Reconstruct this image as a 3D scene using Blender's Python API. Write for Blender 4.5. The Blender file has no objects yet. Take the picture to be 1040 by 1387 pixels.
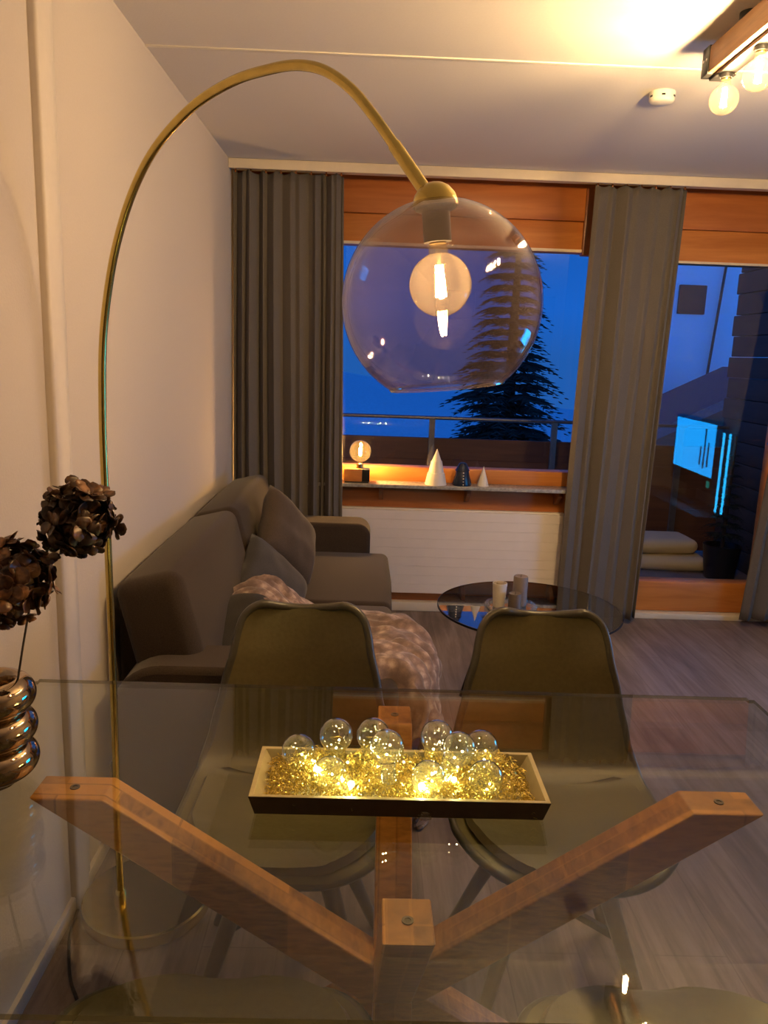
import bpy, bmesh, math, random
from mathutils import Vector, Matrix, Euler, noise
S = bpy.context.scene
COL = S.collection
PI = math.pi
rnd = random.Random(7)

# ------------------------------------------------------------------ camera, sky, exposure
def setup_camera():
    p, y, r = math.radians(11.43), math.radians(1.255), math.radians(2.035)
    f = Vector((math.sin(y)*math.cos(p), math.cos(y)*math.cos(p), -math.sin(p)))
    rt = Vector((math.cos(y), -math.sin(y), 0)); up = rt.cross(f)
    a = math.cos(r)*rt + math.sin(r)*up
    b = -math.sin(r)*rt + math.cos(r)*up
    cd = bpy.data.cameras.new('camera'); co = bpy.data.objects.new('camera', cd); COL.objects.link(co)
    m = Matrix((a, b, -f)).transposed().to_4x4(); m.translation = Vector((0, 0, 1.472))
    co.matrix_world = m
    cd.sensor_fit = 'VERTICAL'; cd.sensor_height = 36.0; cd.lens = 36.0*1060/1387
    cd.clip_start = 0.02; cd.clip_end = 300
    S.camera = co
setup_camera()
EXPOSURE = 0.95
SKY_GAIN = 0.80
LAMP_GAIN = 1.0
WARM = (1.0, 0.60, 0.25)
S.view_settings.view_transform = 'Standard'; S.view_settings.look = 'None'
S.view_settings.exposure = EXPOSURE; S.view_settings.gamma = 1.0; S.view_settings.use_curve_mapping = False
try:
    cy = S.cycles
    cy.max_bounces = 12; cy.diffuse_bounces = 5; cy.glossy_bounces = 6; cy.transmission_bounces = 8
    cy.transparent_max_bounces = 40; cy.sample_clamp_indirect = 4.0; cy.sample_clamp_direct = 0
    cy.caustics_reflective = False; cy.caustics_refractive = False; cy.use_denoising = True
    cy.blur_glossy = 0.3
except Exception:
    pass

def setup_world():
    w = bpy.data.worlds.new('dusk_sky'); S.world = w; w.use_nodes = True
    nt = w.node_tree; nt.nodes.clear(); N = nt.nodes.new; L = nt.links.new
    out = N('ShaderNodeOutputWorld'); bg = N('ShaderNodeBackground'); tc = N('ShaderNodeTexCoord')
    sep = N('ShaderNodeSeparateXYZ'); L(tc.outputs['Generated'], sep.inputs[0])
    cr = N('ShaderNodeValToRGB'); e = cr.color_ramp.elements
    e[0].position = 0.0; e[0].color = (.010, .075, .30, 1)
    e[1].position = 1.0; e[1].color = (.003, .03, .15, 1)
    x = e.new(.06); x.color = (.007, .085, .40, 1)
    x = e.new(.22); x.color = (.004, .060, .29, 1)
    L(sep.outputs[2], cr.inputs[0])
    mr = N('ShaderNodeMapRange'); mr.inputs[1].default_value = 1; mr.inputs[2].default_value = -1
    mr.inputs[3].default_value = 1; mr.inputs[4].default_value = 2.6
    L(sep.outputs[1], mr.inputs[0])
    ml = N('ShaderNodeMath'); ml.operation = 'MULTIPLY'; ml.inputs[1].default_value = SKY_GAIN
    L(mr.outputs[0], ml.inputs[0])
    L(cr.outputs[0], bg.inputs[0]); L(ml.outputs[0], bg.inputs[1]); L(bg.outputs[0], out.inputs[0])
setup_world()

# ------------------------------------------------------------------ materials
MATS = {}
class NT:
    def __init__(s, name):
        s.m = bpy.data.materials.new(name); s.m.use_nodes = True; s.t = s.m.node_tree; s.t.nodes.clear()
        s.out = s.n('ShaderNodeOutputMaterial'); MATS[name] = s.m
    def n(s, k, **kw):
        x = s.t.nodes.new(k)
        for a, b in kw.items(): setattr(x, a, b)
        return x
    def l(s, a, b): s.t.links.new(a, b)
    def surf(s, o): s.l(o, s.out.inputs['Surface'])
    def coords(s, scale=(1, 1, 1), rot=(0, 0, 0)):
        tc = s.n('ShaderNodeTexCoord'); mp = s.n('ShaderNodeMapping')
        mp.inputs['Scale'].default_value = scale; mp.inputs['Rotation'].default_value = rot
        s.l(tc.outputs['Object'], mp.inputs[0]); return mp.outputs[0]
    def noise(s, vec, scale, detail=4, rough=.55, dist=0):
        x = s.n('ShaderNodeTexNoise'); x.inputs['Scale'].default_value = scale
        x.inputs['Detail'].default_value = detail; x.inputs['Roughness'].default_value = rough
        x.inputs['Distortion'].default_value = dist
        s.l(vec, x.inputs['Vector']); return x.outputs[0]
    def ramp(s, fac, stops):
        x = s.n('ShaderNodeValToRGB'); e = x.color_ramp.elements
        e[0].position, e[0].color = stops[0][0], (*stops[0][1], 1)
        e[1].position, e[1].color = stops[-1][0], (*stops[-1][1], 1)
        for p, c in stops[1:-1]:
            k = e.new(p); k.color = (*c, 1)
        s.l(fac, x.inputs[0]); return x.outputs[0]
    def math(s, op, a, b=None):
        x = s.n('ShaderNodeMath', operation=op)
        for i, v in enumerate((a, b)):
            if v is None: continue
            if isinstance(v, (int, float)): x.inputs[i].default_value = v
            else: s.l(v, x.inputs[i])
        return x.outputs[0]
    def bsdf(s, color=None, rough=.5, metal=0, bump=None, bump_s=.2, bump_d=.01, spec=.5, sheen=0):
        b = s.n('ShaderNodeBsdfPrincipled')
        if isinstance(color, tuple): b.inputs['Base Color'].default_value = (*color, 1)
        elif color is not None: s.l(color, b.inputs['Base Color'])
        if isinstance(rough, (int, float)): b.inputs['Roughness'].default_value = rough
        else: s.l(rough, b.inputs['Roughness'])
        b.inputs['Metallic'].default_value = metal
        b.inputs['Specular IOR Level'].default_value = spec
        if sheen: b.inputs['Sheen Weight'].default_value = sheen
        if bump is not None:
            k = s.n('ShaderNodeBump'); k.inputs['Strength'].default_value = bump_s; k.inputs['Distance'].default_value = bump_d
            s.l(bump, k.inputs['Height']); s.l(k.outputs[0], b.inputs['Normal'])
        s.surf(b.outputs[0]); return b

def plain(name, color, rough=.5, metal=0, nscale=None, var=.12, bump_s=.0, spec=.5, sheen=0):
    t = NT(name)
    if nscale is None: nscale = 20
    f = t.noise(t.coords(), nscale)
    c = t.ramp(f, [(.3, tuple(x*(1-var) for x in color)), (.7, tuple(min(1, x*(1+var)) for x in color))])
    t.bsdf(c, rough, metal, f if bump_s else None, bump_s, .004, spec, sheen)
    return t.m

def wood(name, c0, c1, axis='x', scale=1.0, rough=.45, blocks=None):
    t = NT(name)
    sc = {'x': (1.2, 14, 14), 'y': (14, 1.2, 14), 'z': (14, 14, 1.2)}[axis]
    v = t.coords(tuple(k*scale for k in sc))
    f = t.noise(v, 2.0, 6, .6, .6)
    c = t.ramp(f, [(.28, c0), (.5, tuple((a+b)/2 for a, b in zip(c0, c1))), (.72, c1)])
    t.bsdf(c, rough, 0, f, .08, .003)
    return t.m

def block_wood(name, c0, c1, ang):
    # glued blocks of wood along the beam
    t = NT(name)
    v = t.coords((1, 1, 1), (0, 0, 0))
    br = t.n('ShaderNodeTexBrick'); br.offset = .5
    br.inputs['Color1'].default_value = (.2, .2, .2, 1); br.inputs['Color2'].default_value = (.9, .9, .9, 1)
    br.inputs['Mortar'].default_value = (.4, .4, .4, 1); br.inputs['Mortar Size'].default_value = .002
    br.inputs['Scale'].default_value = 1.0; br.inputs['Brick Width'].default_value = .19; br.inputs['Row Height'].default_value = .033
    v2 = t.coords((1, 1, 1), ang)
    t.l(v2, br.inputs['Vector'])
    f = t.noise(t.coords((9, 9, 40)), 3, 6, .6, .4)
    g = t.math('ADD', t.math('MULTIPLY', f, .55), t.math('MULTIPLY', br.outputs['Color'], .55))
    c = t.ramp(g, [(.32, c0), (.72, c1)])
    t.bsdf(c, .42, 0, f, .05, .002)
    return t.m

def thin_glass(name, tint=(1, 1, 1), ior=1.5, rough=0.0, haze=0.0, hazecol=(1, 1, 1), gain=1.0):
    t = NT(name)
    geo = t.n('ShaderNodeNewGeometry')
    mx = t.n('ShaderNodeMix'); mx.data_type = 'FLOAT'
    t.l(geo.outputs['Backfacing'], mx.inputs[0]); mx.inputs[2].default_value = ior; mx.inputs[3].default_value = 1/ior
    fr = t.n('ShaderNodeFresnel'); t.l(mx.outputs[0], fr.inputs['IOR'])
    tr = t.n('ShaderNodeBsdfTransparent'); tr.inputs[0].default_value = (*tint, 1)
    gl = t.n('ShaderNodeBsdfGlossy'); gl.inputs['Roughness'].default_value = rough
    base = tr.outputs[0]
    if haze:
        tl = t.n('ShaderNodeBsdfTranslucent'); tl.inputs[0].default_value = (*hazecol, 1)
        m0 = t.n('ShaderNodeMixShader'); m0.inputs[0].default_value = haze
        t.l(base, m0.inputs[1]); t.l(tl.outputs[0], m0.inputs[2]); base = m0.outputs[0]
    ms = t.n('ShaderNodeMixShader')
    t.l(t.math('MULTIPLY', fr.outputs[0], gain) if gain != 1 else fr.outputs[0], ms.inputs[0])
    t.l(base, ms.inputs[1]); t.l(gl.outputs[0], ms.inputs[2])
    t.surf(ms.outputs[0]); return t.m

def emit(name, color, strength):
    t = NT(name); e = t.n('ShaderNodeEmission'); e.inputs[0].default_value = (*color, 1); e.inputs[1].default_value = strength
    t.surf(e.outputs[0])
    return t.m

def fabric(name, color, scale=260, var=.25, rough=.95, big=.12, sheen=.15):
    t = NT(name)
    f = t.noise(t.coords(), scale, 2, .6)
    g = t.noise(t.coords(), 5, 3, .5)
    h = t.math('ADD', t.math('MULTIPLY', f, 1-big*2), t.math('MULTIPLY', g, big*2))
    c = t.ramp(h, [(.32, tuple(x*(1-var) for x in color)), (.68, tuple(min(1, x*(1+var)) for x in color))])
    t.bsdf(c, rough, 0, f, .25, .002, .2, sheen)
    return t.m

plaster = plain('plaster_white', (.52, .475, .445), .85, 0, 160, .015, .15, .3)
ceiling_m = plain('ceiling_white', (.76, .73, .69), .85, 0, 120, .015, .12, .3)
seam_m = plain('seam_white', (.93, .90, .80), .6, 0, 30, .02)
trim_m = plain('trim_white', (.60, .555, .51), .6, 0, 40, .02)
beige_m = plain('beige_laminate', (.78, .70, .56), .5, 0, 20, .03)
pine_m = wood('stained_pine', (.46, .15, .030), (.66, .27, .065), 'x', .7, .4)
pine_d = wood('stained_pine_dark', (.40, .12, .026), (.56, .20, .05), 'x', .7, .42)
pine_z = wood('stained_pine_upright', (.16, .05, .015), (.28, .09, .025), 'z', .7, .42)
radiator_m = plain('radiator_enamel', (.88, .82, .77), .45, 0, 15, .015)
stone_m = plain('grey_stone', (.34, .33, .31), .25, 0, 60, .3)
curtain_m = fabric('curtain_cloth', (.130, .117, .106), 300, .12, .9, .08)
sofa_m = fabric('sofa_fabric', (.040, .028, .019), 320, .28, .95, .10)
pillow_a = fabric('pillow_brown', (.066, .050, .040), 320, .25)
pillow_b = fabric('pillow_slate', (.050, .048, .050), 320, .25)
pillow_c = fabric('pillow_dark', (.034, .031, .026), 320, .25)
leather_m = plain('olive_leather', (.115, .097, .042), .42, 0, 90, .10, .12, .45)
leather_e = plain('olive_leather_edge', (.06, .055, .04), .35, 0, 90, .1, .1)
chairleg_m = wood('chair_leg_wood', (.06, .042, .03), (.12, .085, .06), 'z', 1, .5)
black_m = plain('black_metal', (.015, .015, .016), .4, .3, 30, .2)
brass_m = plain('brass', (.56, .43, .13), .22, 1, 30, .08)
brass_d = plain('brass_dark', (.50, .38, .17), .28, 1, 30, .08)
chrome_m = plain('bronze_chrome', (.52, .40, .26), .05, 1, 10, .05)
chrome_c = plain('chrome', (.75, .75, .75), .08, 1, 10, .05)
beam_a = block_wood('table_wood_long', (.18, .064, .013), (.60, .26, .052), (0, 0, 0))
beam_b = block_wood('table_wood_short', (.17, .060, .013), (.58, .245, .050), (0, 0, PI/2))
lampwood = wood('lamp_beam_wood', (.16, .075, .03), (.34, .17, .075), 'y', 1.2, .5)
glass_table = thin_glass('table_glass', (.94, .965, .93), 1.52)
glass_edge = thin_glass('glass_edge', (.36, .34, .24), 1.5, 0, .08, (.8, .72, .45))
glass_rim = thin_glass('globe_rim_glass', (.85, .80, .80), 1.5, 0, .02, (.8, .7, .65), 3.0)
glass_win = thin_glass('window_glass', (.97, .98, .98), 1.52)
glass_globe = thin_glass('smoked_glass', (.80, .755, .79), 1.5, 0, .0030, (.62, .52, .55))
glass_bulb = thin_glass('bulb_glass', (1, .97, .90), 1.45, 0, .006, (1, .85, .55))
glass_amber = thin_glass('amber_bulb_glass', (1, .88, .62), 1.5, 0, .0065, (1, .80, .45))
glass_clear = thin_glass('clear_glass', (.95, .98, .94), 1.5, 0, .022, (1, .95, .70), 3.2)
glass_smoke = thin_glass('coffee_glass', (.66, .67, .69), 1.6, gain=2.8)
filament_m = emit('filament', (1.0, .67, .30), 2150*LAMP_GAIN)
filament_c = emit('filament_ceiling', (1.0, .66, .31), 2350*LAMP_GAIN)
filament_s = emit('filament_small', (1.0, .60, .24), 2600*LAMP_GAIN)
fairy_m = emit('fairy_light', (1.0, .90, .36), 210)
fairy_w = emit('fairy_light_dim', (1.0, .88, .38), 170)
screen_m = emit('screen_blue', (.010, .36, 1.0), 7.0)
screen_bar = emit('screen_dim', (.01, .10, .35), 1.0)
tube_m = emit('added_light_tube', (.02, .45, 1.0), 9.0)
tray_in = plain('tray_cream', (.42, .345, .18), .5, 0, 40, .1)
tray_out = plain('tray_brown', (.085, .058, .035), .5, 0, 40, .15)
gold_m = plain('gold_tinsel', (.86, .62, .16), .30, .8, 300, .3)
ceramic_w = plain('white_ceramic', (.82, .76, .66), .4, 0, 30, .03)
ceramic_b = plain('navy_ceramic', (.012, .022, .05), .25, 0, 30, .2)
plastic_w = plain('white_plastic', (.80, .77, .70), .45, 0, 30, .02)
candle_g = plain('grey_wax', (.23, .19, .17), .55, 0, 40, .08)
candle_d = plain('brown_wax', (.14, .11, .09), .55, 0, 40, .08)
bark_m = plain('bark', (.03, .022, .015), .9, 0, 30, .3)
needle_m = plain('fir_needles', (.010, .020, .014), .9, 0, 40, .3)
facade_m = plain('facade_plaster', (.80, .80, .82), .9, 0, 20, .03)
roof_m = plain('roof_tiles', (.10, .10, .11), .9, 0, 20, .2)
shutter_m = plain('dark_shutter', (.02, .02, .02), .7, 0, 20, .2)
board_m = wood('balcony_boards', (.075, .028, .014), (.12, .05, .025), 'x', .8, .6)
dark_plank = wood('dark_planks', (.03, .024, .018), (.055, .044, .034), 'y', .6, .8)
rail_m = plain('railing_steel', (.15, .155, .17), .4, .6, 30, .1)
deck_m = plain('balcony_tiles', (.16, .13, .12), .8, 0, 10, .2)
cush_m = fabric('pale_cushion', (.74, .62, .38), 200, .08)
snow_m = plain('snow', (.72, .74, .78), .9, 0, 4, .1)
petal = NT('dried_petals')
_f = petal.noise(petal.coords(), 38, 3, .6)
petal.bsdf(petal.ramp(_f, [(.30, (.012, .007, .004)), (.52, (.055, .027, .013)), (.72, (.19, .095, .04))]), .38, 0, _f, .3, .003, .5)
petal = petal.m
petal_lit = NT('lamplit_petals')  # lighter copy of the dried petals, warm lamplight put into the colour
_f = petal_lit.noise(petal_lit.coords(), 38, 3, .6)
petal_lit.bsdf(petal_lit.ramp(_f, [(.30, (.030, .014, .007)), (.52, (.13, .055, .022)), (.70, (.40, .20, .075))]), .34, 0, _f, .3, .003, .5)
petal_lit = petal_lit.m
stem_m = plain('dry_stem', (.035, .022, .012), .7, 0, 40, .2)

def floor_mat():
    t = NT('floor_planks')
    v = t.coords((1, 1, 1), (0, 0, PI/2))
    br = t.n('ShaderNodeTexBrick'); br.offset = .37
    br.inputs['Color1'].default_value = (.25, .25, .25, 1); br.inputs['Color2'].default_value = (.8, .8, .8, 1)
    br.inputs['Mortar'].default_value = (.05, .05, .05, 1); br.inputs['Mortar Size'].default_value = .0015
    br.inputs['Scale'].default_value = 1.0; br.inputs['Brick Width'].default_value = 1.25; br.inputs['Row Height'].default_value = .19
    t.l(v, br.inputs['Vector'])
    f = t.noise(t.coords((16, 1.0, 16)), 1.5, 7, .65, .9)
    g = t.noise(t.coords((5, .8, 5)), 1.7, 4, .6, 1.2)
    h = t.math('ADD', t.math('MULTIPLY', f, .45), t.math('ADD', t.math('MULTIPLY', g, .42), t.math('MULTIPLY', br.outputs['Color'], .17)))
    c = t.ramp(h, [(.30, (.062, .046, .040)), (.50, (.172, .130, .115)), (.70, (.31, .245, .225))])
    t.bsdf(c, .42, 0, f, .08, .002, .4)
    return t.m
floor_m = floor_mat()

def blanket_mat():
    t = NT('fleece_blanket')
    vo = t.n('ShaderNodeTexVoronoi'); vo.inputs['Scale'].default_value = 26
    t.l(t.coords(), vo.inputs['Vector'])
    f = t.noise(t.coords(), 90, 3, .6)
    h = t.math('ADD', t.math('MULTIPLY', vo.outputs['Distance'], .8), t.math('MULTIPLY', f, .45))
    c = t.ramp(h, [(.30, (.52, .40, .34)), (.55, (.27, .19, .17)), (.8, (.17, .12, .11))])
    t.bsdf(c, .95, 0, f, .4, .004, .2, .3)
    return t.m
blanket_m = blanket_mat()

# ------------------------------------------------------------------ mesh helpers
class MB:
    """collects shapes as vertices and faces; build() links them as one mesh object"""
    def __init__(s): s.v = []; s.f = []; s.m = []; s.mi = 0
    def add(s, vs, fs):
        o = len(s.v); s.v += [Vector(v) for v in vs]
        s.f += [tuple(i+o for i in f) for f in fs]; s.m += [s.mi]*len(fs); return s
    def box(s, x0, x1, y0, y1, z0, z1):
        vs = [(x0, y0, z0), (x1, y0, z0), (x1, y1, z0), (x0, y1, z0), (x0, y0, z1), (x1, y0, z1), (x1, y1, z1), (x0, y1, z1)]
        return s.add(vs, [(0, 3, 2, 1), (4, 5, 6, 7), (0, 1, 5, 4), (1, 2, 6, 5), (2, 3, 7, 6), (3, 0, 4, 7)])
    def soft(s, x0, x1, y0, y1, z0, z1, r=.02, seg=3, puff=0, cuts=0):
        bm = bmesh.new(); bmesh.ops.create_cube(bm, size=1)
        c = Vector(((x0+x1)/2, (y0+y1)/2, (z0+z1)/2)); d = Vector((x1-x0, y1-y0, z1-z0))
        for v in bm.verts: v.co = Vector((v.co.x*d.x, v.co.y*d.y, v.co.z*d.z))
        bmesh.ops.bevel(bm, geom=bm.edges[:], offset=min(r, min(d)*.49), segments=seg, profile=.5, affect='EDGES', clamp_overlap=True)
        if cuts:
            for k in range(cuts):
                bmesh.ops.subdivide_edges(bm, edges=[e for e in bm.edges if e.calc_length() > max(d)/6], cuts=1, use_grid_fill=True)
        if puff:
            for v in bm.verts:
                n = [abs(v.co[i])/(d[i]/2) for i in range(3)]
                for i in range(3):
                    j, k = (i+1) % 3, (i+2) % 3
                    if n[i] > .6: v.co[i] += math.copysign(puff*(1-min(1, n[j])**2)*(1-min(1, n[k])**2), v.co[i])
        for v in bm.verts: v.co += c
        bm.verts.index_update()
        s.add([v.co.copy() for v in bm.verts], [tuple(v.index for v in f.verts) for f in bm.faces]); bm.free(); return s
    def tube(s, pts, rad, n=12, cap=True):
        pts = [Vector(p) for p in pts]
        if not isinstance(rad, (list, tuple)): rad = [rad]*len(pts)
        T = [(pts[min(i+1, len(pts)-1)]-pts[max(i-1, 0)]).normalized() for i in range(len(pts))]
        u = T[0].orthogonal().normalized(); vs = []; fs = []
        for i, p in enumerate(pts):
            u = (u - T[i]*u.dot(T[i])); u = u.normalized() if u.length > 1e-6 else T[i].orthogonal().normalized()
            w = T[i].cross(u)
            for k in range(n):
                a = 2*PI*k/n; vs.append(p + (u*math.cos(a)+w*math.sin(a))*rad[i])
        for i in range(len(pts)-1):
            for k in range(n):
                a, b = i*n+k, i*n+(k+1) % n; fs.append((a, b, b+n, a+n))
        if cap:
            fs.append(tuple(range(n-1, -1, -1))); o = (len(pts)-1)*n; fs.append(tuple(o+k for k in range(n)))
        return s.add(vs, fs)
    def bar(s, p, q, w, h, up=(0, 0, 1), w2=None, h2=None):
        p, q = Vector(p), Vector(q); d = (q-p).normalized(); r = d.cross(Vector(up)).normalized(); u = r.cross(d)
        w2 = w if w2 is None else w2; h2 = h if h2 is None else h2
        vs = [p+r*a*w/2+u*b*h/2 for a, b in ((-1, -1), (1, -1), (1, 1), (-1, 1))]+[q+r*a*w2/2+u*b*h2/2 for a, b in ((-1, -1), (1, -1), (1, 1), (-1, 1))]
        return s.add(vs, [(0, 3, 2, 1), (4, 5, 6, 7), (0, 1, 5, 4), (1, 2, 6, 5), (2, 3, 7, 6), (3, 0, 4, 7)])
    def lathe(s, prof, c=(0, 0, 0), n=40, axis=None, closed=False):
        # prof: (radius, height); axis: direction of +height
        c = Vector(c); q = Vector((0, 0, 1)).rotation_difference(Vector(axis).normalized()) if axis else None
        vs = []; fs = []; m = len(prof)
        idx = []
        for r, h in prof:
            if r < 1e-6:
                idx.append([len(vs)]); vs.append(Vector((0, 0, h)))
            else:
                idx.append(list(range(len(vs), len(vs)+n)))
                for k in range(n): a = 2*PI*k/n; vs.append(Vector((r*math.cos(a), r*math.sin(a), h)))
        rng = range(m if closed else m-1)
        for i in rng:
            A, B = idx[i], idx[(i+1) % m]
            for k in range(n):
                k2 = (k+1) % n
                a, b, d, e = A[k % len(A)], A[k2 % len(A)], B[k2 % len(B)], B[k % len(B)]
                if len(A) == 1 and len(B) == 1: continue
                if len(A) == 1: fs.append((a, d, e))
                elif len(B) == 1: fs.append((a, b, d))
                else: fs.append((a, b, d, e))
        if q: vs = [q @ v for v in vs]
        return s.add([v+c for v in vs], fs)
    def ball(s, c, r, n=16, sc=(1, 1, 1)):
        o = len(s.v)
        s.lathe([(r*math.sin(PI*i/(n//2)) if 0 < i < n//2 else 0, -r*math.cos(PI*i/(n//2))) for i in range(n//2+1)], (0, 0, 0), n)
        for i in range(o, len(s.v)):
            v = s.v[i]; s.v[i] = Vector((v.x*sc[0], v.y*sc[1], v.z*sc[2]))+Vector(c)
        return s
    def grid(s, fn, nu, nv):
        vs = [fn(i/nu, j/nv) for i in range(nu+1) for j in range(nv+1)]
        return s.add(vs, [(i*(nv+1)+j, (i+1)*(nv+1)+j, (i+1)*(nv+1)+j+1, i*(nv+1)+j+1) for i in range(nu) for j in range(nv)])
    def xf(s, M, start=0):
        for i in range(start, len(s.v)): s.v[i] = M @ s.v[i]
        return s
    def prism(s, poly, axis, a, b):
        # poly in the plane across `axis`, extruded from a to b
        def P(p, t): return {'x': (t, p[0], p[1]), 'y': (p[0], t, p[1]), 'z': (p[0], p[1], t)}[axis]
        n = len(poly); vs = [P(p, a) for p in poly]+[P(p, b) for p in poly]
        return s.add(vs, [tuple(range(n)), tuple(range(2*n-1, n-1, -1))]+[(i, i+n, (i+1) % n+n, (i+1) % n) for i in range(n)])
    def build(s, name, mats, parent=None, local=False, smooth=35, thick=0, bevel=0, subsurf=0):
        off = Vector((0, 0, 0))
        if parent is not None and not local:
            p = parent
            while p: off = off+p.location; p = p.parent
        me = bpy.data.meshes.new(name); me.from_pydata([v-off for v in s.v], [], s.f); me.validate()
        if not isinstance(mats, (list, tuple)): mats = [mats]
        for m in mats: me.materials.append(m)
        if len(mats) > 1 and len(me.polygons) == len(s.m):
            me.polygons.foreach_set('material_index', s.m)
        bm = bmesh.new(); bm.from_mesh(me); bmesh.ops.recalc_face_normals(bm, faces=bm.faces[:]); bm.to_mesh(me); bm.free()
        if smooth:
            me.shade_smooth(); me.set_sharp_from_angle(angle=math.radians(smooth))
        o = bpy.data.objects.new(name, me); COL.objects.link(o)
        if parent is not None: o.parent = parent
        if bevel:
            b = o.modifiers.new('bevel', 'BEVEL'); b.width = bevel; b.segments = 2; b.limit_method = 'ANGLE'
        if thick:
            k = o.modifiers.new('thickness', 'SOLIDIFY'); k.thickness = thick; k.offset = 0
        if subsurf:
            k = o.modifiers.new('smooth', 'SUBSURF'); k.levels = subsurf; k.render_levels = subsurf
        return o

def tag(o, label, cat, group=None, kind=None):
    o['label'] = label; o['category'] = cat
    if group: o['group'] = group
    if kind: o['kind'] = kind
    return o
def thing(name, loc, label, cat, group=None):
    o = bpy.data.objects.new(name, None); COL.objects.link(o); o.location = loc; o.empty_display_size = .05
    return tag(o, label, cat, group)
def struct(name, mb, mat, label=None, **k):
    o = mb.build(name, mat, **k); o['kind'] = 'structure'
    if label: o['label'] = label
    return o
def copy_tree(o, parent=None):
    c = o.copy(); COL.objects.link(c)
    if parent is not None: c.parent = parent; c.matrix_parent_inverse = o.matrix_parent_inverse
    for ch in list(o.children): copy_tree(ch, c)
    return c
def smoothpath(P, n=8):
    P = [Vector(p) for p in P]; out = []
    for i in range(len(P)-1):
        a, b, c, d = P[max(i-1, 0)], P[i], P[i+1], P[min(i+2, len(P)-1)]
        for k in range(n):
            t = k/n
            out.append(.5*((2*b)+(c-a)*t+(2*a-5*b+4*c-d)*t*t+(3*b-a-3*c+d)*t**3))
    out.append(P[-1]); return out

# ------------------------------------------------------------------ the room
XL, XR, YB, YF, H = -.745, 2.72, 4.45, -3.2, 2.40
struct('floor', MB().box(XL-.1, XR+.1, YF-.1, YB+.12, -.1, 0), floor_m, 'grey brown wood plank floor', smooth=0)
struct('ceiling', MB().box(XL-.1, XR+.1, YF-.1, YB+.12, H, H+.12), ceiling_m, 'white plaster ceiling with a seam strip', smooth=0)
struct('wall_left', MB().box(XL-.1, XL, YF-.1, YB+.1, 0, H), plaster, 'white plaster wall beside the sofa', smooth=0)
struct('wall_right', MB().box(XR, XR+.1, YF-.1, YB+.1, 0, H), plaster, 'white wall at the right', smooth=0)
struct('wall_front', MB().box(XL-.1, XR+.1, YF-.1, YF, 0, H), dark_plank, 'wall behind the viewer', smooth=0)  # unseen; dark planks chosen to cut bounced light on the table beams
struct('trim_1', MB().soft(XL, XR, 2.716, 2.732, H-.004, H+.002, .002, 2), seam_m, 'thin pale seam strip across the ceiling')
# upright cover strip on the left wall
m = MB(); m.soft(XL-.03, XL+.020, 1.825, 1.905, -.02, H+.02, .008, 3); m.soft(XL-.03, XL+.010, 1.89, 1.945, -.02, H+.02, .006, 2)
struct('trim_2', m, trim_m, 'white upright moulding on the left wall')
struct('baseboard_left', MB().soft(XL-.02, XL+.012, YF, YB, 0, .045, .004, 2), plaster)

# wall with window and door: panels around the openings
WX0, WX1, WZ0, WZ1 = -.30, 1.20, .845, 2.045      # window glass opening
DX0, DX1, DZ0, DZ1 = 1.56, 2.30, .215, 2.010       # door glass opening
m = MB()
m.box(XL-.1, WX0-.06, YB, YB+.12, 0, H)            # left of the window
m.box(WX1+.06, DX0-.08, YB, YB+.12, 0, H)          # between window and door
m.box(DX1+.09, XR+.1, YB, YB+.12, 0, H)            # right of the door
m.box(WX0-.06, WX1+.06, YB, YB+.12, 0, WZ0-.12)    # below the window
m.box(WX0-.06, WX1+.06, YB, YB+.12, WZ1+.10, H)
m.box(DX0-.08, DX1+.09, YB, YB+.12, DZ1+.08, H)
struct('wall_back', m, pine_d, 'wood panelled window wall', smooth=0)
# header boards over window and door
m = MB(); m.soft(XL, 1.115, YB-.045, YB+.01, 2.205, 2.375, .004, 2); struct('trim_3', m, pine_d, 'upper header board over the window')
m = MB(); m.soft(XL, 1.115, YB-.03, YB+.01, 2.06, 2.203, .004, 2); struct('trim_4', m, pine_m, 'lower header board over the window')
m = MB(); m.soft(1.115, 1.20, YB-.05, YB+.01, 2.03, 2.375, .004, 2); struct('trim_5', m, pine_z, 'dark upright post between window and door')
m = MB(); m.soft(1.20, XR, YB-.045, YB+.01, 2.185, 2.375, .004, 2); struct('trim_6', m, pine_d, 'upper header board over the balcony door')
m = MB(); m.soft(1.20, XR, YB-.03, YB+.01, 2.022, 2.183, .004, 2); struct('trim_7', m, pine_m, 'lower header board over the balcony door')
m = MB(); m.box(XL, 1.115, YB-.04, YB+.01, 2.046, 2.06); m.box(1.2, XR, YB-.04, YB+.01, 2.010, 2.022)
struct('trim_8', m, beige_m, 'pale slot strip under the header boards', smooth=0)
# lower wall panel behind the sill and radiator
m = MB(); m.soft(XL, 1.40, YB-.03, YB+.005, .03, .742, .004, 2); struct('trim_9', m, pine_d, 'wood panel under the window')
struct('baseboard_back', MB().soft(XL, 1.55, YB-.075, YB-.02, 0, .055, .006, 2), beige_m, 'pale baseboard under the radiator')

# window
wf = MB()
wf.soft(WX0-.06, WX1+.06, YB-.05, YB+.06, WZ0-.095, WZ0, .006, 2)
wf.soft(WX0-.06, WX1+.06, YB-.02, YB+.06, WZ1, WZ1+.10, .006, 2)
wf.soft(WX0-.06, WX0, YB-.02, YB+.06, WZ0, WZ1, .006, 2); wf.soft(WX1, WX1+.06, YB-.02, YB+.06, WZ0, WZ1, .006, 2)
w1 = struct('window_1', wf, pine_m, 'wide wood framed window onto the dusk')
MB().box(WX0-.005, WX1+.005, YB+.005, YB+.011, WZ0-.005, WZ1+.005).build('pane', glass_win, w1, smooth=0)
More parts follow.
